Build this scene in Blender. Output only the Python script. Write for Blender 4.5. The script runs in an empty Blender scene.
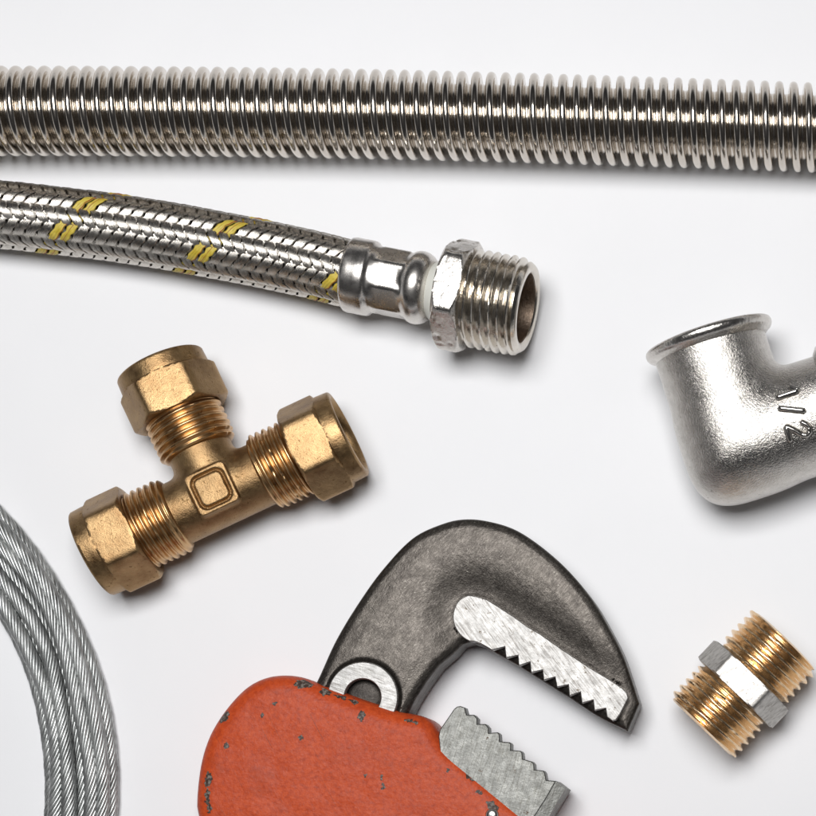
import bpy, math, random
import numpy as np
random.seed(7); rng = np.random.default_rng(7)
PI = math.pi
S = 0.0002                      # metres per unit of the working grid (0.2 mm)
H = 2400.0                      # camera height in working units (0.48 m)
CX, CY = 820.0, -860.0          # the spot straight under the camera
scene = bpy.context.scene
col = scene.collection

def at(px, py, z=0.0):          # a point seen at px,py that lies z above the table
    k = (H - z) / H
    return np.array([CX + (px - CX) * k, CY + (-py - CY) * k, z], float)

# ------------------------------------------------------------------ objects
ORIG = {}
def thing(name, label, cat, loc, group=None):
    o = bpy.data.objects.new(name, None); col.objects.link(o)
    o.empty_display_size = 0.01
    loc = np.array(loc, float); ORIG[o.name] = loc
    o.location = ((loc[0] - 408) * S, (loc[1] + 408) * S, loc[2] * S)
    o['label'] = label; o['category'] = cat
    if group: o['group'] = group
    return o

def mesh(name, V, F, mat, parent=None, origin=None, sharp=40, label=None, mats=None, midx=None):
    V = np.asarray(V, float)
    if origin is None:
        origin = ORIG[parent.name] if parent is not None else np.array([V[:, 0].mean(), V[:, 1].mean(), 0])
    origin = np.asarray(origin, float)
    base = ORIG[parent.name] if parent is not None else np.array([408, -408, 0.])
    me = bpy.data.meshes.new(name)
    L = (V - origin) * S
    F = np.asarray(F, dtype=np.int64) if not isinstance(F, list) else F
    if isinstance(F, np.ndarray):
        n, k = F.shape
        me.vertices.add(len(L)); me.vertices.foreach_set('co', L.astype(np.float32).ravel())
        me.loops.add(n * k); me.loops.foreach_set('vertex_index', F.astype(np.int32).ravel())
        me.polygons.add(n)
        me.polygons.foreach_set('loop_start', np.arange(0, n * k, k, dtype=np.int32))
        me.polygons.foreach_set('loop_total', np.full(n, k, dtype=np.int32))
        me.update(calc_edges=True)
    else:
        me.from_pydata(L.tolist(), [], F)
    me.validate()
    me.polygons.foreach_set('use_smooth', np.ones(len(me.polygons), dtype=bool))
    if sharp: me.set_sharp_from_angle(angle=math.radians(sharp))
    me.materials.append(mat)
    me.update()
    o = bpy.data.objects.new(name, me); col.objects.link(o)
    d = (origin - base) * S
    o.location = tuple(d)
    ORIG[o.name] = origin
    if parent is not None: o.parent = parent
    if label: o['label'] = label
    return o

def merge(parts):
    Vs, Fs, n = [], [], 0
    for V, F in parts:
        Vs.append(V); Fs.append(F + n); n += len(V)
    return np.vstack(Vs), np.vstack(Fs)

def gridfaces(nr, nc, wrap=True, off=0):
    r = np.arange(nr - 1)[:, None]; c = np.arange(nc if wrap else nc - 1)[None, :]
    c2 = (c + 1) % nc
    a = r * nc + c; b = r * nc + c2; d = (r + 1) * nc + c; e = (r + 1) * nc + c2
    return np.stack([a, b, e, d], -1).reshape(-1, 4) + off

class Path:
    def __init__(s, pts, fine=4.0):
        pts = np.array(pts, float)
        # Catmull-Rom through the points
        P = np.vstack([2 * pts[0] - pts[1], pts, 2 * pts[-1] - pts[-2]])
        out = []
        for i in range(1, len(P) - 2):
            n = max(2, int(np.linalg.norm(P[i + 1] - P[i]) / fine))
            t = np.linspace(0, 1, n, endpoint=False)[:, None]
            a, b, c, d = P[i - 1], P[i], P[i + 1], P[i + 2]
            out.append(0.5 * (2 * b + (c - a) * t + (2 * a - 5 * b + 4 * c - d) * t ** 2 + (3 * b - a - 3 * c + d) * t ** 3))
        out.append(P[-2][None])
        s.P = np.vstack(out)
        s.s = np.concatenate([[0], np.cumsum(np.linalg.norm(np.diff(s.P, axis=0), axis=1))])
        s.L = s.s[-1]
        s.T = np.gradient(s.P, s.s, axis=0)
    def __call__(s, q):
        qs = np.clip(q, 0, s.L)
        C = np.stack([np.interp(qs, s.s, s.P[:, i]) for i in range(3)], -1)
        T = np.stack([np.interp(qs, s.s, s.T[:, i]) for i in range(3)], -1)
        T /= np.linalg.norm(T, axis=-1, keepdims=True)
        C = C + T * (q - qs)[..., None]
        N = np.cross(np.array([0, 0, 1.]), T); N /= np.linalg.norm(N, axis=-1, keepdims=True)
        B = np.cross(T, N)
        return C, T, N, B

def sweep(path, Sg, Th, R):
    C, T, N, B = path(Sg)
    return (C + R[..., None] * (np.cos(Th)[..., None] * N + np.sin(Th)[..., None] * B))

def lathe(path, rows, nth=96, rot=0.0, cap0=False, cap1=False):
    """rows: list of (t, r) with r a number or a function of theta (array)"""
    th = np.linspace(0, 2 * PI, nth, endpoint=False)
    Sg = np.array([[t] * nth if not callable(t) else t(th) for t, r in rows], float)
    R = np.array([(r(th) if callable(r) else np.full(nth, r)) for t, r in rows], float)
    Th = np.tile(th + rot, (len(rows), 1))
    V = sweep(path, Sg, Th, R).reshape(-1, 3)
    return V, gridfaces(len(rows), nth)

def line(a, b):
    return Path([a, (np.array(a) + np.array(b)) / 2, b], fine=20)

def wob(seed, amp, freqs=5):
    r = np.random.default_rng(seed)
    ks = [(r.integers(1, 9), r.uniform(0, 2 * PI), r.uniform(.3, 1), r.uniform(-.4, .4)) for _ in range(freqs)]
    return lambda th, t: amp * sum(w * np.sin(k * th + p + q * t) for k, p, w, q in ks) / freqs

def thread_rows(t0, t1, rc, pitch, depth, taper0=3, taper1=3, seed=1, flat=.2, phase=0, nick=.35, per=10):
    n = int((t1 - t0) / pitch * per)
    r = np.random.default_rng(seed)
    nicks = [(r.uniform(t0, t1), r.uniform(0, 2 * PI), r.uniform(.04, .12), r.uniform(.6, 1.8)) for _ in range(22)]
    w = wob(seed, nick)
    rows = []
    for t in np.linspace(t0, t1, n):
        def f(th, t=t):
            ph = ((t - phase) / pitch - th / (2 * PI)) % 1.0
            tri = np.abs(ph - .5) * 2            # 0 at crest
            g = np.clip((tri - flat) / (1 - 1.6 * flat), 0, 1)
            g = g * g * (3 - 2 * g) * .35 + g * .65
            d = depth * g
            if t - t0 < taper0: d = d + depth * (1 - (t - t0) / taper0) * .9 * (1 - g)
            if t1 - t < taper1: d = d + depth * (1 - (t1 - t) / taper1) * .9 * (1 - g)
            R = rc - d + w(th, t) * (1 - g)
            for nt, nth_, wd, dp in nicks:
                dth = (th - nth_ + PI) % (2 * PI) - PI
                R = R - dp * np.exp(-(dth / wd) ** 2 - ((t - nt) / (pitch * .45)) ** 2) * (1 - g)
            return R
        rows.append((t, f))
    return rows

def hexr(ap, rnd=1.6, rot=0.0):
    """radius of a rounded hexagon with apothem ap; a flat faces theta = 90 deg"""
    def f(th):
        x = (th + rot - PI / 2 + PI / 6) % (PI / 3) - PI / 6
        r = ap / np.cos(x)
        rmax = ap / math.cos(PI / 6) - rnd * .55
        k = rnd * .35
        return -k * np.log(np.exp(-r / k) + np.exp(-rmax / k)) if k > 0 else np.minimum(r, rmax)
    return f

# ------------------------------------------------------------------ distance fields -> meshes
def smin(a, b, k):
    h = np.clip(.5 + .5 * (b - a) / k, 0, 1)
    return b * (1 - h) + a * h - k * h * (1 - h)
def smax(a, b, k): return -smin(-a, -b, k)

def polysdf(poly):
    P = np.array(poly, float)
    def f(x, y):
        x, y = np.broadcast_arrays(x, y)
        d = np.full(x.shape, 1e18); s = np.ones(x.shape)
        n = len(P)
        for i in range(n):
            a = P[i]; b = P[i - 1]
            ex, ey = b[0] - a[0], b[1] - a[1]
            wx, wy = x - a[0], y - a[1]
            t = np.clip((wx * ex + wy * ey) / (ex * ex + ey * ey), 0, 1)
            bx, by = wx - ex * t, wy - ey * t
            d = np.minimum(d, bx * bx + by * by)
            c1 = y >= a[1]; c2 = y < b[1]; c3 = ex * wy > ey * wx
            flip = (c1 & c2 & c3) | (~c1 & ~c2 & ~c3)
            s = np.where(flip, -s, s)
        return s * np.sqrt(d)
    return f

def smoothpoly(poly, it=2, step=6):
    P = np.array(poly, float)
    for _ in range(it):       # Chaikin
        Q = np.roll(P, -1, 0)
        P = np.stack([P * .75 + Q * .25, P * .25 + Q * .75], 1).reshape(-1, 2)
    return P

def nets(f, lo, hi, st):
    ax = [np.arange(lo[i], hi[i] + st, st) for i in range(3)]
    v = f(ax[0][:, None, None], ax[1][None, :, None], ax[2][None, None, :])
    v = np.broadcast_to(v, [len(a) for a in ax])
    ins = v < 0
    c = ins[:-1, :-1, :-1].astype(np.int8)
    for dx in (0, 1):
        for dy in (0, 1):
            for dz in (0, 1):
                if dx + dy + dz:
                    c = c + ins[dx:dx + ins.shape[0] - 1, dy:dy + ins.shape[1] - 1, dz:dz + ins.shape[2] - 1]
    mix = (c > 0) & (c < 8)
    idx = np.full(mix.shape, -1, np.int64)
    I = np.argwhere(mix); idx[mix] = np.arange(len(I))
    V = np.stack([ax[k][I[:, k]] + st / 2 for k in range(3)], 1)
    V0 = V.copy()
    F = []
    for k in range(3):
        a = np.take(ins, range(ins.shape[k] - 1), k); b = np.take(ins, range(1, ins.shape[k]), k)
        e = np.argwhere(a != b)
        o1, o2 = [(1, 2), (2, 0), (0, 1)][k]
        ok = (e[:, o1] > 0) & (e[:, o2] > 0) & (e[:, o1] < ins.shape[o1] - 1) & (e[:, o2] < ins.shape[o2] - 1)
        e = e[ok]
        u1 = np.zeros(3, int); u1[o1] = 1; u2 = np.zeros(3, int); u2[o2] = 1
        g = lambda q: idx[q[:, 0], q[:, 1], q[:, 2]]
        q = np.stack([g(e - u1 - u2), g(e - u2), g(e), g(e - u1)], 1)
        flip = ~a[e[:, 0], e[:, 1], e[:, 2]]
        q[flip] = q[flip][:, ::-1]
        F.append(q)
    F = np.vstack(F)
    h = st * .25
    for it in range(4):
        x, y, z = V.T
        d = f(x, y, z)
        gr = np.stack([f(x + h, y, z) - f(x - h, y, z), f(x, y + h, z) - f(x, y - h, z), f(x, y, z + h) - f(x, y, z - h)], 1) / (2 * h)
        n2 = np.maximum((gr ** 2).sum(1), .05)
        V = V - np.clip(d / n2, -st, st)[:, None] * gr
        V = np.clip(V, V0 - st * .75, V0 + st * .75)
    return V, F

# ------------------------------------------------------------------ materials
def new_mat(name):
    m = bpy.data.materials.new(name); m.use_nodes = True
    nt = m.node_tree; nt.nodes.clear()
    out = nt.nodes.new('ShaderNodeOutputMaterial'); b = nt.nodes.new('ShaderNodeBsdfPrincipled')
    nt.links.new(b.outputs[0], out.inputs[0])
    tc = nt.nodes.new('ShaderNodeTexCoord'); mp = nt.nodes.new('ShaderNodeMapping')
    mp.inputs['Scale'].default_value = (1 / S,) * 3
    nt.links.new(tc.outputs['Object'], mp.inputs['Vector'])
    return m, nt, b, mp.outputs[0]

def noise(nt, vec, scale, detail=3, rough=.6, dist=0.0, stretch=None, rot=0.0):
    if stretch:
        mp = nt.nodes.new('ShaderNodeMapping'); mp.vector_type = 'TEXTURE'
        mp.inputs['Rotation'].default_value = (0, 0, rot); mp.inputs['Scale'].default_value = stretch
        nt.links.new(vec, mp.inputs[0]); vec = mp.outputs[0]
    n = nt.nodes.new('ShaderNodeTexNoise'); n.inputs['Scale'].default_value = scale
    n.inputs['Detail'].default_value = detail; n.inputs['Roughness'].default_value = rough
    n.inputs['Distortion'].default_value = dist
    nt.links.new(vec, n.inputs['Vector']); return n.outputs['Fac']

def ramp(nt, fac, stops, interp='LINEAR'):
    r = nt.nodes.new('ShaderNodeValToRGB'); r.color_ramp.interpolation = interp
    el = r.color_ramp.elements
    while len(el) < len(stops): el.new(.5)
    for e, (p, c) in zip(el, stops):
        e.position = p
        e.color = (c, c, c, 1) if isinstance(c, (int, float)) else (*c, 1)
    nt.links.new(fac, r.inputs[0]); return r.outputs[0]

def mixc(nt, fac, a, b):
    m = nt.nodes.new('ShaderNodeMix'); m.data_type = 'RGBA'
    for sock, v in ((m.inputs['Factor'], fac), (m.inputs[6], a), (m.inputs[7], b)):
        if isinstance(v, bpy.types.NodeSocket): nt.links.new(v, sock)
        elif isinstance(v, (int, float)): sock.default_value = v
        else: sock.default_value = (*v, 1)
    return m.outputs[2]

def math_(nt, op, a, b=None, clamp=False):
    m = nt.nodes.new('ShaderNodeMath'); m.operation = op; m.use_clamp = clamp
    for i, v in enumerate((a, b)):
        if v is None: continue
        if isinstance(v, bpy.types.NodeSocket): nt.links.new(v, m.inputs[i])
        else: m.inputs[i].default_value = v
    return m.outputs[0]

def bump(nt, b, layers):
    prev = None
    for h, dist in layers:
        n = nt.nodes.new('ShaderNodeBump'); n.inputs['Strength'].default_value = 1.0
        n.inputs['Distance'].default_value = dist * S
        nt.links.new(h, n.inputs['Height'])
        if prev is not None: nt.links.new(prev, n.inputs['Normal'])
        prev = n.outputs[0]
    nt.links.new(prev, b.inputs['Normal'])

def metal(name, c1, c2, r1, r2, cs=.05, rs=.12, bumps=((.5, .15),), metallic=1.0, speck=None, streak=None):
    m, nt, b, v = new_mat(name)
    base = ramp(nt, noise(nt, v, cs, 5, .65), [(.32, c1), (.68, c2)])
    if streak:   # (scale stretch, rot, colour, amount)
        st, rot, sc, amt = streak
        s = ramp(nt, noise(nt, v, 1.0, 3, .6, 0, st, rot), [(.45, 0.0), (.7, amt)])
        base = mixc(nt, s, base, sc)
    rg = ramp(nt, noise(nt, v, rs, 4, .6), [(.3, r1), (.7, r2)])
    if speck:    # (scale, threshold, colour, roughness)
        ss, th, sc, sr = speck
        f = ramp(nt, noise(nt, v, ss, 4, .7), [(th, 0.0), (min(th + .05, 1), 1.0)])
        base = mixc(nt, f, base, sc); rg = mixc(nt, f, rg, (sr, sr, sr))
    nt.links.new(base, b.inputs['Base Color']); nt.links.new(rg, b.inputs['Roughness'])
    b.inputs['Metallic'].default_value = metallic
    if bumps: bump(nt, b, [(noise(nt, v, s, 4, .65), d) for s, d in bumps])
    return m

M_hose = metal('corrugated_steel', (.60, .55, .49), (.68, .63, .57), .13, .2, bumps=((.3, .05),))
M_braid = metal('braid_steel', (.46, .43, .39), (.72, .68, .62), .22, .32, cs=.12, bumps=((.8, .12),))
M_ferr = metal('ferrule_steel', (.60, .57, .54), (.68, .65, .61), .22, .34, bumps=((.7, .06),))
M_chrome = metal('plated_nickel', (.56, .53, .49), (.70, .67, .63), .2, .34, cs=.08, bumps=((.16, .45), (.6, .15)), speck=(.16, .64, (.25, .21, .17), .5))
M_chromeT = metal('plated_thread', (.60, .55, .48), (.72, .68, .62), .15, .27, bumps=((.25, .15), (.9, .06)), speck=(.12, .66, (.28, .22, .16), .5))
M_brass = metal('cast_brass', (.24, .145, .068), (.41, .27, .135), .34, .46, cs=.06, bumps=((.85, .34), (.2, .3)), speck=(.3, .60, (.20, .12, .05), .55))
M_brassN = metal('brass_nut', (.25, .15, .07), (.43, .285, .142), .32, .44, cs=.06, bumps=((.9, .26), (.1, .5)), speck=(.26, .61, (.21, .125, .055), .55))
M_brassT = metal('brass_thread', (.52, .32, .15), (.64, .42, .22), .26, .36, cs=.06, bumps=((.5, .12),), speck=(.1, .66, (.30, .16, .07), .45))
M_nipT = metal('bright_brass_thread', (.80, .56, .33), (.92, .71, .47), .2, .3, bumps=((.5, .08),))
M_nipH = metal('nickel_hex', (.46, .44, .415), (.60, .58, .55), .4, .52, cs=.12, bumps=((.5, .25),),
               streak=((12, 2.0, 4), math.radians(35), (.22, .20, .18), .7), speck=(.3, .62, (.26, .23, .2), .6))
M_elbow = metal('cast_nickel', (.50, .475, .44), (.66, .63, .59), .16, .25, cs=.1, bumps=((.58, .60), (.22, .32)), speck=(.5, .62, (.2, .18, .15), .45))
M_flange = metal('nickel_rim', (.58, .55, .51), (.72, .69, .65), .2, .3, cs=.1, bumps=((.4, .22), (.1, .5)))
M_char = metal('nickel_figures', (.42, .40, .37), (.52, .5, .47), .2, .28, bumps=((.5, .12),))
M_pin = metal('dark_pin', (.03, .026, .023), (.07, .06, .052), .4, .55, metallic=.7, bumps=((.3, .6),))  # near-black metal for the pin sunk inside the washer
M_cable = metal('zinc_wire', (.36, .37, .365), (.64, .65, .64), .36, .5, cs=.05, bumps=((.6, .1),))
M_forged = metal('forged_steel', (.048, .042, .037), (.080, .071, .062), .34, .46, cs=.07, metallic=.85,
                 bumps=((.7, .22), (.16, .4)), speck=(.45, .63, (.21, .195, .17), .42), streak=((5, 1.6, 4), math.radians(50), (.20, .18, .16), .35))
M_ground = metal('ground_steel', (.40, .39, .375), (.52, .51, .495), .48, .6, cs=.1, bumps=((.5, .25),),
                 streak=((15, 1.3, 4), math.radians(-52), (.17, .155, .14), .85), speck=(.16, .62, (.18, .15, .12), .6))
M_jaw = metal('worn_jaw_steel', (.19, .19, .178), (.27, .27, .255), .46, .58, cs=.08, bumps=((.4, .35),),
              streak=((14, 1.4, 4), math.radians(72), (.12, .115, .10), .8), speck=(.085, .67, (.12, .09, .07), .6))
M_ring = metal('ring_steel', (.38, .375, .36), (.50, .49, .48), .5, .6, cs=.1, bumps=((.5, .25),),
               streak=((15, 1.3, 4), math.radians(-20), (.16, .145, .13), .8))

def simple(name, c, rough, metallic=0.0, c2=None, sc=.2, bd=.0, bs=.5):
    m, nt, b, v = new_mat(name)
    base = ramp(nt, noise(nt, v, sc, 4), [(.35, c), (.65, c2 or c)])
    nt.links.new(base, b.inputs['Base Color'])
    b.inputs['Roughness'].default_value = rough; b.inputs['Metallic'].default_value = metallic
    if bd: bump(nt, b, [(noise(nt, v, bs, 3), bd)])
    return m
M_yellow = simple('yellow_thread', (.50, .37, .035), .45, 0, (.66, .52, .09))
M_red = simple('red_thread', (.30, .06, .02), .5)
M_black = simple('hose_rubber', (.02, .018, .016), .6)
M_black.node_tree.nodes['Principled BSDF'].inputs['Specular IOR Level'].default_value = 0
M_gasket = simple('white_plastic', (.72, .72, .66), .4)
M_bore = metal('bore_metal', (.30, .22, .16), (.42, .33, .26), .35, .5, bumps=((.3, .5),))
M_borebrass = metal('bore_brass', (.30, .19, .08), (.42, .28, .13), .35, .5, bumps=((.3, .5),))
M_table = simple('white_board', (.83, .83, .845), .55, 0, (.84, .84, .855), .01, .05, .4)

# orange-red paint with grain, pinholes and chipped edges
def paint():
    m, nt, b, v = new_mat('orange_red_paint')
    base = ramp(nt, noise(nt, v, .22, 6, .72), [(.28, (.34, .038, .009)), (.5, (.50, .064, .013)), (.72, (.60, .092, .021))])
    big = ramp(nt, noise(nt, v, .018, 3, .5), [(.4, 0.0), (.7, .35)])
    base = mixc(nt, big, base, (.42, .055, .02))
    pale = ramp(nt, noise(nt, v, .5, 3, .6), [(.66, 0.0), (.74, .45)])
    base = mixc(nt, pale, base, (.62, .17, .08))
    chip = ramp(nt, noise(nt, v, .11, 5, .62), [(.77, 0.0), (.78, 1.0)])
    sep = nt.nodes.new('ShaderNodeSeparateXYZ')
    w = nt.nodes.new('ShaderNodeTexNoise'); w.inputs['Scale'].default_value = .25; w.inputs['Detail'].default_value = 3
    nt.links.new(v, w.inputs['Vector'])
    off = nt.nodes.new('ShaderNodeVectorMath'); off.operation = 'MULTIPLY_ADD'
    nt.links.new(w.outputs['Color'], off.inputs[0]); off.inputs[1].default_value = (9, 9, 9); nt.links.new(v, off.inputs[2])
    total = chip
    for (x, y, rx, ry, rot) in PAINT_CHIPS:
        mp = nt.nodes.new('ShaderNodeMapping'); mp.vector_type = 'TEXTURE'
        mp.inputs['Location'].default_value = (x + 4.5, y + 4.5, 0); mp.inputs['Rotation'].default_value = (0, 0, rot)
        mp.inputs['Scale'].default_value = (rx, ry, 400)
        nt.links.new(off.outputs[0], mp.inputs[0])
        ln = nt.nodes.new('ShaderNodeVectorMath'); ln.operation = 'LENGTH'; nt.links.new(mp.outputs[0], ln.inputs[0])
        total = math_(nt, 'MAXIMUM', total, math_(nt, 'LESS_THAN', ln.outputs['Value'], 1.0))
    scr = ramp(nt, noise(nt, v, 1.0, 2, .5, 0, (70, 1.5, 90), math.radians(-62)), [(.70, 0.0), (.74, .6)])
    base = mixc(nt, scr, base, (.20, .05, .03))
    grime = ramp(nt, noise(nt, v, .035, 5, .7), [(.55, 0.0), (.75, .4)])
    base = mixc(nt, grime, base, (.22, .035, .015))
    bare = ramp(nt, noise(nt, v, .35, 3), [(.45, (.05, .032, .025)), (.7, (.26, .23, .20))])
    base = mixc(nt, total, base, bare)
    rg = ramp(nt, noise(nt, v, .3, 3), [(.3, .34), (.7, .48)])
    b.inputs['Specular IOR Level'].default_value = .22
    nt.links.new(base, b.inputs['Base Color']); nt.links.new(rg, b.inputs['Roughness'])
    inv = math_(nt, 'SUBTRACT', 1.0, total)
    bump(nt, b, [(noise(nt, v, .28, 5, .65), .6), (noise(nt, v, .03, 2, .5), 2.5), (inv, .9)])
    return m

# ------------------------------------------------------------------ table
V = np.array([[-9000, -9000, 0], [9000, -9000, 0], [9000, 9000, 0], [-9000, 9000, 0]], float)
tb = mesh('table_surface', V, np.array([[0, 1, 2, 3]]), M_table, origin=(0, 0, 0), sharp=0)
tb['kind'] = 'structure'; tb['label'] = 'plain white board the fittings lie on'

# ------------------------------------------------------------------ corrugated hose
def corrugated():
    R0, z = 42.6, 42.9
    pts = [at(x, y, z) for x, y in [(-560, 122), (-250, 113), (0, 111.2), (200, 112), (400, 115), (600, 120.5), (816, 128), (1020, 138), (1360, 160)]]
    p = Path(pts, 3)
    pitch = 14.05; a, q = 4.15, pitch / 2 - 4.15
    prof = []
    for k in range(4): t = k / 4 * PI / 2; prof.append((q * math.sin(t), R0 - a - 5.2 - q * math.cos(t) + 0))
    for k in range(3): prof.append((q - .35 * math.sin(k / 3 * PI), R0 - a - 5.2 + 5.2 * k / 3))
    for k in range(7): t = k / 7 * PI / 2; prof.append((q + a * (1 - math.cos(t)), R0 - a + a * math.sin(t)))
    half = prof + [(pitch / 2, R0)]
    full = half + [(pitch - d, r) for d, r in half[::-1][1:-1]]
    nv = len(full); turns = int((p.L - 20) / pitch); nth = 96
    ds = np.array([f[0] for f in full]); rr = np.array([f[1] for f in full])
    j = np.arange(turns * nv)
    w = wob(5, .12)
    Sg = (j // nv * pitch + ds[j % nv])[:, None] + pitch * (np.arange(nth) / nth)[None]
    Th = np.tile(np.arange(nth) / nth * 2 * PI, (len(j), 1))
    R = np.tile(rr[j % nv][:, None], (1, nth))
    # slight handmade unevenness of the convolutions
    jit = np.interp(Sg, np.arange(0, p.L + pitch, pitch), rng.normal(0, .22, len(np.arange(0, p.L + pitch, pitch))))
    V = sweep(p, Sg + jit, Th, R).reshape(-1, 3)
    F = gridfaces(len(j), nth, wrap=False)
    r = np.arange(len(j) - 1 - nv)
    F2 = np.stack([r * nth + nth - 1, (r + nv) * nth, (r + nv + 1) * nth, (r + 1) * nth + nth - 1], 1)
    o = mesh('corrugated_hose', V, np.vstack([F, F2]), M_hose, sharp=0)
    o['label'] = 'shiny corrugated stainless steel hose lying along the top'; o['category'] = 'hose'
corrugated()

# ------------------------------------------------------------------ braided hose with fitting
def braided():
    A = at(352, 275, 41.5); Bp = at(527, 308.5, 58)
    ax = (Bp - A); Lf = np.linalg.norm(ax); ax /= Lf
    root = thing('braided_hose', 'braided steel hose with yellow tracer and a nickel threaded end fitting', 'hose', (A[0], A[1], 0))
    pts = [at(x, y, z) for x, y, z in [(-560, 192, 33), (-300, 194, 33), (-140, 202, 33), (0, 214.5, 33), (140, 231.5, 33), (280, 257.5, 36)]] + [A + ax * 6]
    p = Path(pts, 3)
    Lr = 31.2; lead = 139.0; n = 12
    al = math.atan2(2 * PI * Lr, lead)
    th_lane = math.radians(-5.5)
    s_ref = p.s[np.argmin(np.abs(p.P[:, 0] - at(73, 224, 33)[0]))]
    def band(sign, phi, w0, w1, nw, wires, lift=0.0, amp=1.6, s_from=0.0, s_to=None):
        s_to = s_to or p.L
        m = int((s_to - s_from) / 2.2)
        s = np.linspace(s_from, s_to, m)[:, None]
        kc = (sign * 2 * PI * s / lead + phi - th_lane) / (2 * PI) * 24
        w = np.linspace(w0, w1, nw)[None] * (.56 + .44 * np.abs(np.cos(PI * kc)) ** .9)
        u = (np.linspace(w0, w1, nw)[None] - w0) / (w1 - w0)
        Sg = s - w * math.sin(al) * sign
        Sg = np.broadcast_to(Sg, (m, nw))
        Th = sign * 2 * PI * s / lead + phi + w * math.cos(al) / Lr
        Sg = s - sign * w * math.sin(al) + 0 * w
        k = (Th - th_lane) / (2 * PI) * 24 
        c = np.clip(1.15 * np.cos(2 * PI * (k - .5) / 4), -1, 1)
        h = amp * c * (1 if sign < 0 else -1)
        sc = .5 * np.abs(np.sin(u * PI * wires)) ** .7
        edge = -.45 * (2 * np.abs(u - .5)) ** 4
        jit = .12 * np.sin(s * .31 + phi * 7) + .1 * np.sin(s * .13 + phi * 3)
        R = Lr + h + sc + edge + lift + jit
        V = sweep(p, Sg, Th, R).reshape(-1, 3)
        F = gridfaces(m, nw, wrap=False)
        if sign > 0: F = F[:, ::-1]
        return V, F
    steel, yel, red = [], [], []
    hw = 4.76
    # reference: the tracer pair crosses lane theta=127 deg at px 62
    phi0 = math.radians(122) + 2 * PI * s_ref / lead
    for i in range(n):
        ph = phi0 + 2 * PI * (i - .5) / n
        if i in (0, 1):
            yel.append(band(-1, ph, -hw + .3, hw - .3, 19, 3, .15))
            c = 3.7 if i == 0 else -.6
            red.append(band(-1, ph, c - .42, c + .42, 5, 1, .45))
        else:
            steel.append(band(-1, ph, -hw, hw, 29, 6))
        steel.append(band(1, 2 * th_lane - phi0 + 2 * PI * (i + .5) / n, -hw, hw, 29, 6))
    V, F = merge(steel); mesh('steel_braid', V, F, M_braid, root, sharp=0)
    for k in (0, 1): mesh('tracer_thread', *yel[k], M_yellow, root, sharp=0, label='yellow woven tracer thread')
    for k in (0, 1): mesh('red_thread', *red[k], M_red, root, sharp=0)
    V, F = lathe(p, [(0, 28.6)] + [(s, 28.6) for s in np.linspace(1, p.L, 200)], 48)
    mesh('inner_tube', V, F, M_black, root)
    ln = line(A, A + ax * 400)
    k = 1 / .983 * .98
    # crimped ferrule
    def hexn(th):
        x = (th - PI / 2 + PI / 8) % (PI / 4) - PI / 8
        return 30.9 / np.cos(x) - 1.2 * np.clip(np.abs(x) / (PI / 8) - .85, 0, 1)
    flat8 = lambda r, a: (lambda th: r - a * np.clip(np.abs(np.cos(4 * th)) - .2, 0, 1) ** 1)
    prof = [(-2, 32.5), (-2.6, 34), (-1.5, 36), (1, 36.6), (6, 36.5), (12, 36.6), (19, 36.5), (21, 36.0), (22.5, 34.6), (24, 33.2), (26, 32.6), (28, 32.4)]
    rows = [(t, r) for t, r in prof]
    rows += [(t, hexn) for t in np.linspace(31, 57, 8)]
    rows += [(59, 32.0), (61, 32.8), (63, 34.3), (66, 35.3), (70, 35.5), (74, 34.6), (78, 32.6), (81, 29.6), (82.6, 27), (83, 22)]
    V, F = lathe(ln, rows, 96); mesh('ferrule', V, F, M_ferr, root, sharp=50)
    V, F = lathe(ln, [(78, 22), (82, 26.5), (86, 29.5), (90, 32), (95, 34.5), (99, 36)], 64); mesh('gasket', V, F, M_gasket, root)
    # hex nut, flat side up, bruised corners
    hx = hexr(49.6, 2.6, math.radians(2)); w = wob(3, .8)
    r2 = np.random.default_rng(11)
    dents = [(r2.uniform(0, 2 * PI), r2.uniform(96, 123), r2.uniform(.03, .09), r2.uniform(1.5, 4), r2.uniform(.3, 1.2)) for _ in range(70)]
    def hexrow(t, lim):
        def f(th):
            R = np.minimum(hx(th), lim) + w(th, t * .6) * .35
            for a, tt, wd, wt, dp in dents:
                dth = (th - a + PI) % (2 * PI) - PI
                side = abs(math.cos(a)) ** 1.5
                R = R - dp * side * np.exp(-(dth / wd) ** 2 - ((t - tt) / wt) ** 2)
            return R
        return f
    rows = [(97, 24), (96.2, 30), (96.4, 49.5)]
    for t in np.linspace(97, 121.5, 22):
        e = min(t - 96.4, 122.2 - t)
        rows.append((t, hexrow(t, 50.5 + e * 1.15)))
    rows += [(122.4, 49.5), (122.8, 40)]
    V, F = lathe(ln, rows, 240); mesh('hex_nut', V, F, M_chrome, root, sharp=55)
    rows = [(121, 30), (121, 42)] + thread_rows(122, 174.5, 47.8, 8.6, 6.2, seed=4, taper0=4, taper1=2, nick=.6, flat=.1)
    rows += [(175.5, 44.5), (178, 42.8), (179.3, 41.6), (179.7, 40), (179.5, 36.5), (178.3, 34.2), (176, 33.2)]
    V, F = lathe(ln, rows, 160); mesh('threaded_end', V, F, M_chromeT, root, sharp=45)
    V, F = lathe(ln, [(177, 33.3), (170, 33), (140, 32.4), (112, 31), (111, 12), (109, 1)], 64)
    mesh('bore', V, F[:, ::-1], M_bore, root)
braided()

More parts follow.
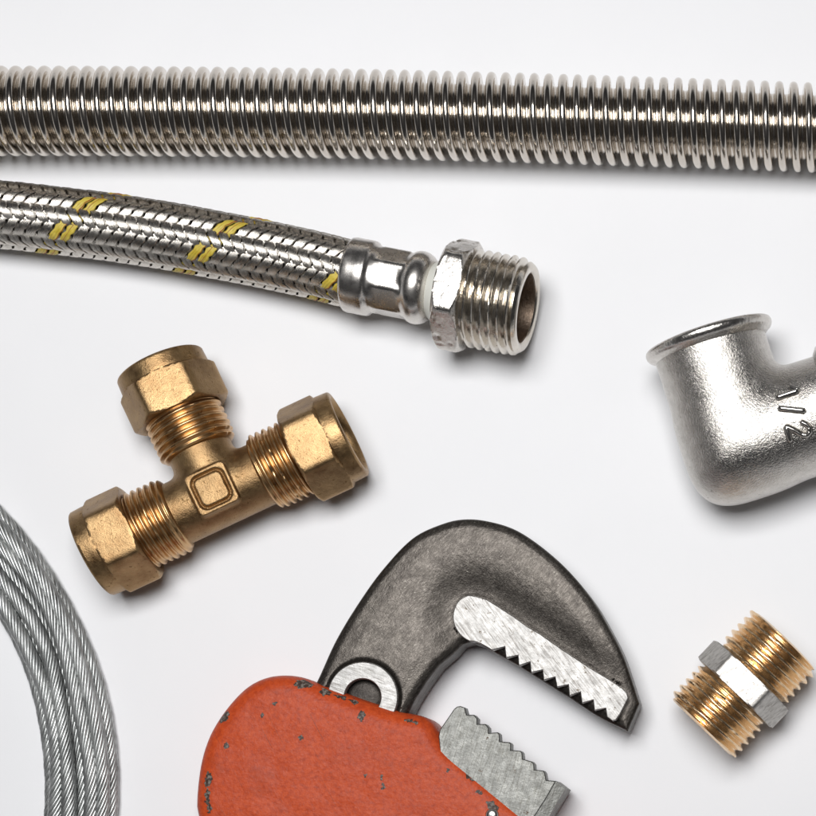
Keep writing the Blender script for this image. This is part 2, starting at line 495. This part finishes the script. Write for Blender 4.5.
# ------------------------------------------------------------------ brass compression tee
def tee():
    zc = 44.0
    PL, PR, PT = at(88, 556, zc), at(347.6, 433.9, zc), at(161.8, 364.3, zc)
    d = (PR - PL); L = np.linalg.norm(d); d /= L
    u = np.array([-d[1], d[0], 0])
    c = (PL + PR) / 2
    c = c + d * (np.dot(PT - c, d)) * .5
    arm = 140.0
    root = thing('tee_fitting', 'brass compression tee with three hex nuts and a square boss', 'pipe fitting', (c[0], c[1], 0))
    zz = np.array([0, 0, 1.])
    R = 31.6
    def f(x, y, z):
        X = (x - c[0]) * d[0] + (y - c[1]) * d[1]; Y = (x - c[0]) * u[0] + (y - c[1]) * u[1]; Z = z - zc
        m = smax(np.sqrt(Y * Y + Z * Z) - R, np.abs(X) - 50, 2)
        b = smax(np.sqrt(X * X + Z * Z) - R, smax(Y - 50, -Y, 2), 2)
        s = smin(m, b, 9)
        q = np.maximum(np.abs(X), np.abs(Y))
        qx, qy = np.abs(X) - 16.2, np.abs(Y) - 16.2
        box = np.sqrt(np.maximum(qx, 0) ** 2 + np.maximum(qy, 0) ** 2) + np.minimum(np.maximum(qx, qy), 0) - 5.0
        boss = smax(box, np.abs(Z - 18) - 16.2, 1.6)
        s = smin(s, boss, 2.0)
        ix, iy = np.abs(X) - 8.5, np.abs(Y) - 8.5
        ring = np.sqrt(np.maximum(ix, 0) ** 2 + np.maximum(iy, 0) ** 2) + np.minimum(np.maximum(ix, iy), 0) - 7.4
        gr = (np.abs(ring + .2) - (Z - 30.9) * .68) * .8
        s = smax(s, -gr, .4)
        return s
    V, F = nets(f, (c[0] - 75, c[1] - 75, zc - 36), (c[0] + 75, c[1] + 75, zc + 38), .95)
    mesh('body', V, F, M_brass, root, sharp=0)
    for n_, (dr, rot, seed) in enumerate(((-d, math.radians(1.5), 21), (d, math.radians(-2), 22), (u, math.radians(-4), 23))):
        ln = line(c + [0, 0, 0], c + dr * 300)
        rows = [(44, 28), (46, 33)] + thread_rows(47.5, 89, 38.8, 6.9, 3.5, seed=seed, taper0=3, taper1=0, nick=.5)
        V, F = lathe(ln, rows, 144); mesh('threaded_end', V, F, M_brassT, root, sharp=0)
        hx = hexr(44.6, 2.8, rot); w = wob(seed + 5, .5)
        rows = [(88, 34), (85.8, 37), (85.0, 40.5), (85.2, 43.0)]
        h0, h1, tc_ = 85.4, 123.5, arm
        for t in np.linspace(h0, h1, 34):
            lim0 = 45.2 + (t - h0) * 1.5
            lim1 = 45.6 + (h1 - t) * 1.9
            def fr(th, t=t, lim=min(lim0, lim1)):
                r = hx(th); k = .5
                return -k * np.log(np.exp(-(r - 45) / k) + np.exp(-(lim - 45) / k)) + 45 + w(th, t * .2) * .3
            rows.append((t, fr))
        rows += [(123.9, 44.9), (124.6, 44.9)]
        for t in np.linspace(126, arm - 2.2, 8): rows.append((t, (lambda th, t=t: 45.0 - (t - 126) * .05 + w(th, t * .2) * .3)))
        rows += [(arm - 1, 43.6), (arm - .3, 42.4), (arm, 41), (arm, 38.8), (arm - .8, 37.6), (arm - 6, 35.2), (arm - 10, 34.4)]
        V, F = lathe(ln, rows, 240); mesh('hex_nut', V, F, M_brassN, root, sharp=32)
        V, F = lathe(ln, [(arm - 9.5, 34.6), (arm - 14, 34.4), (arm - 16, 33), (arm - 17, 31), (arm - 19, 29.5), (arm - 40, 29.3), (arm - 80, 29)], 72)
        mesh('bore', V, F[:, ::-1], M_borebrass, root)
tee()

# ------------------------------------------------------------------ nickel elbow
def elbow():
    c = at(740.7, 440.7, 56); m1 = at(707.5, 335, 62); m2 = at(740.7 + .947 * 109, 440.7 - .32 * 109, 62)
    e1 = m1 - c; L1 = np.linalg.norm(e1); e1 /= L1
    e2 = m2 - c; L2 = np.linalg.norm(e2); e2 /= L2
    e3 = np.cross(e1, e2); e3 /= np.linalg.norm(e3)
    if e3[2] < 0: e3 = -e3
    root = thing('elbow_fitting', 'rough cast nickel pipe elbow marked 1/2', 'pipe fitting', (c[0], c[1], 0))
    R = 56.0; Rb = 47
    def f(x, y, z):
        X, Y, Z = x - c[0], y - c[1], z - c[2]
        a = X * e1[0] + Y * e1[1] + Z * e1[2]; b = X * e2[0] + Y * e2[1] + Z * e2[2]; w = X * e3[0] + Y * e3[1] + Z * e3[2]
        w2 = w * w
        ma, mb = np.minimum(a, 0), np.minimum(b, 0)
        R1 = R - np.clip(a, 0, 200) * .005; R2 = R - np.clip(b, 0, 200) * .005
        p = 3.1
        q1 = (np.abs(b) ** p + np.abs(ma) ** p) ** (1 / p); q2 = (np.abs(a) ** p + np.abs(mb) ** p) ** (1 / p)
        s1 = np.sqrt(q1 * q1 + w2) - R1; s2 = np.sqrt(q2 * q2 + w2) - R2
        s = smin(s1, s2, 13)
        s = smax(s, a - (L1 - 5), 2); s = smax(s, b - (L2 - 5), 2)
        h1 = smax(np.sqrt(b * b + w2) - Rb, -a, 4); h2 = smax(np.sqrt(a * a + w2) - Rb, -b, 4)
        hole = smin(smin(h1, h2, 10), np.sqrt(a * a + b * b + w2) - Rb, 10)
        return smax(s, -hole, 1.5)
    ext = 135
    V, F = nets(f, (c[0] - 110, c[1] - 95, -3), (c[0] + 150, c[1] + 130, 126), 2.0)
    mesh('body', V, F, M_elbow, root, sharp=60)
    for e, L, seed in ((e1, L1, 31), (e2, L2, 32)):
        ln = line(c, c + e * 300); w = wob(seed, .9)
        g = lambda r: (lambda th: r + w(th, 0) * .6)
        rows = [(L - 14, 50), (L - 14, g(55.5)), (L - 13, g(57)), (L - 11, g(59.6)), (L - 9.5, g(62)), (L - 7, g(63.6)), (L - 4, g(64)), (L - 1.5, g(63.2)), (L - .2, g(61.5)),
                (L + .2, 59), (L + .2, 53), (L - 1, 51), (L - 5, 48), (L - 14, 46.5), (L - 30, 46.4)]
        V, F = lathe(ln, rows, 128); mesh('rim', V, F, M_flange, root, sharp=50)
    # raised 1/2 on the second arm, reading down across the pipe
    def P(g_along, g_across):        # along = glyph up (e2), across = glyph right (towards -e1)
        a = g_across / (R - .4)
        return c + e2 * g_along + (R - .7) * (-math.sin(a) * e1 + math.cos(a) * e3)
    def stroke(pts, r=3.1, n=12):
        Q = []
        for i in range(len(pts) - 1):
            for t in np.linspace(0, 1, 8, endpoint=False):
                Q.append(P(*(np.array(pts[i]) * (1 - t) + np.array(pts[i + 1]) * t)))
        Q.append(P(*pts[-1])); Q = np.array(Q)
        for _ in range(5):
            x, y, z = Q.T; h = .5; v0 = f(x, y, z) - .3
            gr = np.stack([f(x + h, y, z) - f(x - h, y, z), f(x, y + h, z) - f(x, y - h, z), f(x, y, z + h) - f(x, y, z - h)], 1)
            gr /= np.maximum(np.linalg.norm(gr, axis=1, keepdims=True), 1e-6); Q = Q - v0[:, None] * gr
        T = np.gradient(Q, axis=0); T /= np.linalg.norm(T, axis=1, keepdims=True)
        up = Q - c; up -= e2 * (up @ e2)[:, None]; up /= np.linalg.norm(up, axis=1, keepdims=True)
        N = np.cross(T, up); N /= np.linalg.norm(N, axis=1, keepdims=True)
        rr = np.full(len(Q), r); rr[0] = rr[-1] = .05 * r; 
        Q = np.vstack([Q[:1] - T[:1] * r * .7, Q, Q[-1:] + T[-1:] * r * .7]); rr = np.concatenate([[.02], np.full(len(rr), r), [.02]])
        N = np.vstack([N[:1], N, N[-1:]]); up = np.vstack([up[:1], up, up[-1:]])
        th = np.linspace(0, 2 * PI, n, endpoint=False)
        V = Q[:, None] + rr[:, None, None] * (np.cos(th)[None, :, None] * N[:, None] + 1.5 * np.sin(th)[None, :, None] * up[:, None])
        return V.reshape(-1, 3), gridfaces(len(Q), n)
    A0, X0 = TXT
    for pts_list in (
        [[(0, -9), (21, -9)], [(21.5, -9.5), (15, -16)]],
        [[(-1, 1.5), (21.5, 11.5)]],
        [[(15.5, 20.5), (19, 23.5), (21.3, 27), (20.6, 31), (17, 33.2), (12.5, 31.5), (6, 24.5), (1, 20.3), (0, 20.3), (0, 33.5)]],
    ):
        V, F = merge([stroke([(x + A0, y + X0) for x, y in pl]) for pl in pts_list])
        mesh('raised_character', V, F, M_char, root, sharp=0)
TXT = (47, -12)
elbow()

# ------------------------------------------------------------------ brass nipple with nickel hex
def nipple():
    top = at(741.7, 680.8, 90)
    c = np.array([top[0], top[1], 44.6])
    dv = np.array([.69, .724, 0]); dv /= np.linalg.norm(dv)
    root = thing('hex_nipple', 'small brass double threaded nipple with pale hexagonal collar', 'pipe fitting', (c[0], c[1], 0))
    ln = line(c - dv * 100, c + dv * 200)
    hx = hexr(44.6, 1.6, math.radians(-1)); o = 100
    rows = [(o - 12.6, 32), (o - 12.6, 47.0)]
    for t in np.linspace(-12.2, 12.2, 24):
        lim = 47.6 + (12.4 - abs(t)) * 2.6
        rows.append((o + t, (lambda th, lim=lim: np.minimum(hx(th), lim))))
    rows += [(o + 12.6, 47.0), (o + 12.6, 32)]
    V, F = lathe(ln, rows, 240); mesh('hex_collar', V, F, M_nipH, root, sharp=30)
    for sgn, ln_, R, L, seed in ((-1, line(c, c - dv * 200), 44.4, 59.0, 41), (1, line(c, c + dv * 200), 44.6, 59.5, 42)):
        rows = [(10, 36), (11.5, 38)] + thread_rows(12.8, L - 1.5, R, 8.7, 5.2, seed=seed, taper0=5, taper1=0, flat=.16, nick=.6)
        rows += [(L - .7, R - 5.0), (L, R - 6.2), (L + .3, R - 8), (L + .2, R - 11), (L - 1, R - 12.6)]
        V, F = lathe(ln_, rows, 160); mesh('threaded_end', V, F, M_nipT, root, sharp=45)
        V, F = lathe(ln_, [(L - .5, R - 12.4), (L - 20, R - 13), (2, R - 13.4)], 64); mesh('bore', V, F[:, ::-1], M_borebrass, root)
nipple()

# ------------------------------------------------------------------ coil of wire rope
def coil():
    c = at(-279, 787.5, 8)
    root = thing('wire_rope_coil', 'coil of grey twisted steel wire rope', 'wire rope', (c[0], c[1], 0))
    loops = []
    rr = 7.6
    for i, b in enumerate((331.5, 346.2, 360.5, 375.0, 388.8)): loops.append((b, 8.0, 1.3, .5))
    loops += [(340, 20.4, 4.0, .8), (354, 21.0, 7.5, 1.4), (370.5, 20.8, 7.5, 1.4), (383, 19.6, 3.0, .6)]
    r_ = np.random.default_rng(5)
    for li, (b, z, amp, za) in enumerate(loops):
        ph = [r_.uniform(0, 2 * PI) for _ in range(4)]
        nseg = 520
        t = np.linspace(0, 2 * PI, nseg, endpoint=False)
        Rr = b + amp * (np.sin(2 * t + ph[0]) * .5 + .3 * np.sin(5 * t + ph[1]) + .35 * np.sin(11 * t + ph[2]))
        Z = z + za * np.sin(3 * t + ph[2])
        C = np.stack([c[0] + Rr * np.cos(t), c[1] + Rr * np.sin(t), Z], 1)
        T = np.roll(C, -1, 0) - np.roll(C, 1, 0); T /= np.linalg.norm(T, axis=1, keepdims=True)
        N = np.stack([T[:, 1], -T[:, 0], 0 * T[:, 0]], 1); B = np.cross(T, N)
        lay = round(2 * PI * b / r_.uniform(78, 104))
        parts = []
        nw, wr, cr = 12, 1.65, rr - 1.55
        side = 8; a = np.linspace(0, 2 * PI, side, endpoint=False)
        for wi in range(nw):
            f = 2 * PI * wi / nw + lay * t + ph[3]
            wob_ = .25 * np.sin(3 * t * 7 + wi * 2.1)
            Cw = C + (cr + wob_)[:, None] * (np.cos(f)[:, None] * N + np.sin(f)[:, None] * B)
            Tw = np.roll(Cw, -1, 0) - np.roll(Cw, 1, 0); Tw /= np.linalg.norm(Tw, axis=1, keepdims=True)
            O = (Cw - C); O /= np.linalg.norm(O, axis=1, keepdims=True)
            Q = np.cross(Tw, O)
            V = Cw[:, None] + wr * (np.cos(a)[None, :, None] * O[:, None] + np.sin(a)[None, :, None] * Q[:, None])
            V = V.reshape(-1, 3)
            r = np.arange(nseg)[:, None]; cc = np.arange(side)[None]
            F = np.stack([r * side + cc, r * side + (cc + 1) % side, (r + 1) % nseg * side + (cc + 1) % side, (r + 1) % nseg * side + cc], -1).reshape(-1, 4)
            parts.append((V, F))
        V, F = merge(parts); mesh('cable_loop', V, F, M_cable, root, sharp=0)
coil()

# ------------------------------------------------------------------ pipe wrench
def wrench():
    o0 = at(330, 760, 0)
    root = thing('pipe_wrench', 'pipe wrench with a dark toothed hook jaw and chipped orange-red body', 'wrench', o0)
    O = ORIG[root.name]
    P2 = lambda pts, z: [tuple(at(x, y, z)[:2]) for x, y in pts]
    # --- forged hook jaw
    zb, zt = 8.0, 60.0
    hook = [(300, 722), (321, 680), (339, 641), (362, 603), (386, 570), (415, 540), (445, 525.5), (468, 521), (492, 523.5), (518, 532), (545, 550), (571, 573.5),
            (595, 603), (612, 632), (624, 656), (633, 682), (640, 704)]
    hook = [tuple(q[:2]) for q in Path([(x, y, 0) for x, y in hook], 4).P]
    tail = [(628.5, 732), (604.7, 720.5), (594.4, 714.5), (569.4, 698), (544.4, 682.5), (518, 666), (493, 652), (482.6, 646), (472, 643), (463.5, 645.5), (455, 655), (441, 667), (429, 683), (418, 700), (400, 735), (385, 765), (330, 765), (300, 740)]
    Hp = P2(hook + tail, 40)
    sd = polysdf(Hp)
    ins_px = [(468.7, 595.3), (459, 600.4), (454, 610), (453.2, 620.3), (456.2, 629), (462, 636.5), (469.4, 641), (475, 641.5), (482.6, 644.6), (492, 650),
              (504.7, 646.8), (506, 657.8), (518, 655.3), (518.7, 665.6), (530, 662), (531, 672.5), (542.5, 670), (543.7, 680), (555, 677), (557, 687),
              (568.4, 684.7), (569.4, 695.7), (580.4, 692), (582, 703), (593.2, 700), (594.4, 710.4), (605.7, 708.2), (607, 717), (612, 720.7), (615.7, 720),
              (620, 714), (628.2, 698), (626.8, 692.8), (622.4, 688.4), (610.6, 680.3), (588.5, 667), (562, 649.4), (540, 634), (528, 627), (513.5, 616.6), (498.8, 607), (487, 599.7), (476.8, 596.5)]
    zi = 61.5
    cr = Path([(x, y, 0) for x, y in [ins_px[-1]] + ins_px[:9]], 2.5).P[:, :2]
    ins_px = ins_px[:0] + [tuple(q) for q in cr[3:]] + ins_px[9:]
    n_round = len(cr) - 3 - 9
    Ip = P2(ins_px, zi)
    isd = polysdf(P2([q for i, q in enumerate(ins_px) if not (10 <= i - n_round <= 27 and (i - n_round) % 2 == 0)], zi))
    rc = at(362.5, 697, 62)
    def f(x, y, z):
        d2 = sd(x, y)
        di = isd(x, y)
        dr = np.sqrt((x - rc[0]) ** 2 + (y - rc[1]) ** 2)
        top = 58.0 - 7.5 * np.exp(-np.maximum(di, 0) ** 2 / 620.0) 
        top = np.where(di < 2.0, np.minimum(top, 50.0), top)
        top = top + 2.0 * np.clip((-d2 - 2) / 20, 0, 1) - 1.0 * (1 / (1 + np.exp((-d2 - 6) * 1.4)))
        top = top - 4 * np.clip((38 - dr) / 4, 0, 1) - 9 * (dr < 20)
        vert = smax(z - top, zb - z, .1)
        return smax(d2, vert, 6.0)
    xs = [p[0] for p in Hp]; ys = [p[1] for p in Hp]
    V, F = nets(f, (min(xs) - 6, min(ys) - 6, zb - 4), (max(xs) + 6, max(ys) + 6, zt + 6), 1.7)
    hj = mesh('hook_jaw', V, F, M_forged, root, sharp=0)
    # ground steel insert with teeth
    def prism(poly, z0, z1, bev=.7):
        poly = np.array(poly); n = len(poly)
        if np.sum(poly[:, 0] * np.roll(poly[:, 1], -1) - np.roll(poly[:, 0], -1) * poly[:, 1]) < 0: poly = poly[::-1]
        a = poly - np.roll(poly, 1, 0); b = np.roll(poly, -1, 0) - poly
        a /= np.linalg.norm(a, axis=1, keepdims=True); b /= np.linalg.norm(b, axis=1, keepdims=True)
        nn = np.stack([-(a[:, 1] + b[:, 1]), a[:, 0] + b[:, 0]], 1)
        nn /= np.maximum((nn ** 2).sum(1, keepdims=True) / 2, .6)
        inner = poly + nn * bev
        rings = [np.c_[poly, np.full(n, z0)], np.c_[poly, np.full(n, z1 - bev)], np.c_[inner, np.full(n, z1)]]
        V = np.vstack(rings)
        F = [[k * n + i, k * n + (i + 1) % n, (k + 1) * n + (i + 1) % n, (k + 1) * n + i] for k in range(2) for i in range(n)]
        F.append(list(range(2 * n, 3 * n))); F.append(list(range(n))[::-1])
        return V, F
    V, F = prism(Ip, 44, zi); mesh('toothed_insert', V, F, M_ground, hj, origin=O, sharp=20)
    # washer face round the pivot
    pts_t = np.linspace(0, 2 * PI, 72, endpoint=False)
    lz = Path([np.array([rc[0], rc[1], 0]) + [0, 0.0, 0], np.array([rc[0] + .001, rc[1], 50]), np.array([rc[0] + .002, rc[1], 100])], 10)
    def ring(rows):
        V = np.array([[rc[0] + r * math.cos(t), rc[1] + r * math.sin(t), z] for z, r in rows for t in pts_t])
        return V, gridfaces(len(rows), 72)
    V, F = ring([(46, 34.6), (60.6, 34.4), (61.6, 33.4), (61.6, 18.6), (60.8, 17.8), (54, 17.4)])
    mesh('pivot_washer', V, F, M_ring, root, sharp=30)
    V, F = ring([(44, 18), (50.5, 18), (52.5, 16), (53.4, 12), (53.8, 6), (53.9, .1)])
    mesh('pivot_pin', V, F, M_pin, root, sharp=0)
    # --- painted body
    red_px = [(197.6, 816), (198.2, 791), (202, 762), (209.4, 738), (221, 717.6), (236, 698.5), (250.6, 685), (268, 677), (286, 675), (303.5, 677), (321, 684),
              (344.7, 692.6), (380, 705), (403.5, 712.5), (424, 716), (436, 723), (441, 734), (452, 750), (478, 771), (528, 812), (575, 851), (612, 900), (640, 980), (676, 1100), (712, 1260), (700, 1330),
              (664, 1345), (628, 1300), (584, 1150), (520, 1040), (420, 980), (300, 930), (225, 880)]
    zr = 72.0
    Rp = smoothpoly(P2(red_px, 52), 2)
    rsd = polysdf(Rp)
    inner = at(440, 745, zr)
    def g(x, y, z):
        d2 = rsd(x, y)
        top = zr - 1.5 * np.exp(-(np.maximum(-d2, 0) / 30) ** 2)
        mid = smax(z - top, 2.0 - z, .1)
        return smax(d2, mid, 20.0)
    xs = Rp[:, 0]; ys = Rp[:, 1]
    V, F = nets(g, (xs.min() - 8, ys.min() - 8, -2), (xs.max() + 8, ys.max() + 8, zr + 6), 3.0)
    global PAINT_CHIPS
    loc = lambda px, py: (at(px, py, 68)[0] - O[0], at(px, py, 68)[1] - O[1])
    ch = [(303, 684, 7.5, 3.2, -.2), (325, 692, 5, 2.6, -.25), (340, 697, 5.5, 1.8, -.3), (352, 701, 4, 1.5, -.3), (275, 704, 2.2, 1.8, 0), (263, 716, 1.4, 2, 0), (302, 738, 2.0, 1.6, 0),
          (362, 716, 2.2, 5, 0), (209, 779, 3.4, 6, -.1), (208, 796, 2.4, 7, 0), (210, 808, 2.2, 4, 0), (384, 787, 1.8, 1.8, 0), (382, 777, 1.4, 3, 0), (227, 745, 2, 3, 0), (411, 721, 6, 1.4, -.2),
          (224, 717, 3, 6, -.7), (366, 776, 1.5, 1.5, 0), (449, 770, 2, 1.4, 0), (480, 792, 3, 1.4, -.7), (470, 778, 4, 1.3, -.7), (492, 806, 6, 3, -.6)]
    PAINT_CHIPS = [(*loc(x, y), rx * 1.2, ry * 1.2, r) for x, y, rx, ry, r in ch]
    body = mesh('painted_body', V, F, paint(), root, sharp=0)
    # --- toothed lower jaw
    jaw_px = [(438.5, 736), (440, 729.4), (454, 709), (457, 706.5), (460.3, 706), (464.8, 707.5), (466.8, 714.7), (474, 714.8), (477.4, 718.5), (477.2, 724), (485.5, 724), (488.5, 727.5), (488.8, 733), (497.5, 732.2), (499.4, 734), (499.9, 741.4),
              (509.5, 742.2), (511, 744), (510.9, 750), (520.6, 750.8), (522.3, 753), (522.8, 759), (532, 761.5), (534, 764), (534.4, 769.6), (543.5, 770.6), (545, 773), (546.4, 780), (556, 781), (547, 797), (531, 822), (530, 840), (516, 824), (476, 790), (452, 768), (440, 752)]
    zj = 68.0
    Jp = P2(jaw_px, zj)
    V, F = prism(Jp, 48, zj, .9)
    j = mesh('lower_jaw', V, F, M_jaw, root, sharp=20)
    # sloping end block beside the last tooth
    e = P2([(556, 781), (566, 788.8), (552, 812), (541, 834), (529, 822), (547, 797)], 60)
    n = len(e)
    V = np.array([[x, y, 14] for x, y in e] + [[x, y, z] for (x, y), z in zip(e, (67.2, 65.2, 65.2, 65.2, 67.2, 67.2))])
    F = [[i, (i + 1) % n, n + (i + 1) % n, n + i] for i in range(n)]
    F = [q[::-1] for q in F] + [[6, 11, 7], [7, 11, 10, 8], [8, 10, 9]][:0] + [[6 + k for k in range(6)][::-1]]
    mesh('jaw_end', V, F, M_jaw, j, origin=O, sharp=20)
    # rivet head near the jaw root
    q = at(492, 815, 72)
    rows = [(69, 7), (72.5, 6.6), (74.2, 5), (75, 2.6), (75.2, .1)]
    t_ = np.linspace(0, 2 * PI, 28, endpoint=False)
    V = np.array([[q[0] + r * math.cos(t), q[1] + r * math.sin(t), z] for z, r in rows for t in t_])
    mesh('rivet', V, gridfaces(len(rows), 28), M_ferr, root, sharp=0)
PAINT_CHIPS = []
wrench()

# ------------------------------------------------------------------ camera
cam = bpy.data.cameras.new('camera'); co = bpy.data.objects.new('camera', cam); col.objects.link(co)
co.location = ((CX - 408) * S, (CY + 408) * S, H * S)
co.rotation_euler = (0, 0, 0)
cam.sensor_width = 36; cam.sensor_fit = 'HORIZONTAL'; cam.lens = 36 * H / 816
cam.shift_x = (408 - CX) / 816; cam.shift_y = (-408 - CY) / 816
cam.clip_start = .01; cam.clip_end = 50
scene.camera = co

# ------------------------------------------------------------------ studio light
def area(name, x, y, z, sx, sy, power, tx, ty, colr=(1, 1, 1)):
    l = bpy.data.lights.new(name, 'AREA'); l.shape = 'RECTANGLE'; l.size = sx * S; l.size_y = sy * S
    l.energy = power; l.color = colr
    o = bpy.data.objects.new(name, l); col.objects.link(o)
    p = np.array([(x - 408) * S, (y + 408) * S, z * S]); t = np.array([(tx - 408) * S, (ty + 408) * S, 0])
    o.location = p
    import mathutils
    o.rotation_euler = mathutils.Vector(t - p).to_track_quat('-Z', 'Y').to_euler()
    return o
area('softbox', 380, 90, 3500, 1900, 1500, 5.1, 420, -450)
w = bpy.data.worlds.new('World'); scene.world = w; w.use_nodes = True
wt = w.node_tree; bg = wt.nodes['Background']
tcw = wt.nodes.new('ShaderNodeTexCoord'); sx = wt.nodes.new('ShaderNodeSeparateXYZ'); wt.links.new(tcw.outputs['Generated'], sx.inputs[0])
rw = ramp(wt, sx.outputs['Z'], [(.05, (.72, .73, .75)), (.27, (.03, .03, .032))])
wt.links.new(rw, bg.inputs[0]); bg.inputs[1].default_value = 1.0
scene.view_settings.view_transform = 'Standard'; scene.view_settings.look = 'None'; scene.view_settings.exposure = 0; scene.view_settings.gamma = 1
scene.render.resolution_x = 1024; scene.render.resolution_y = 1024
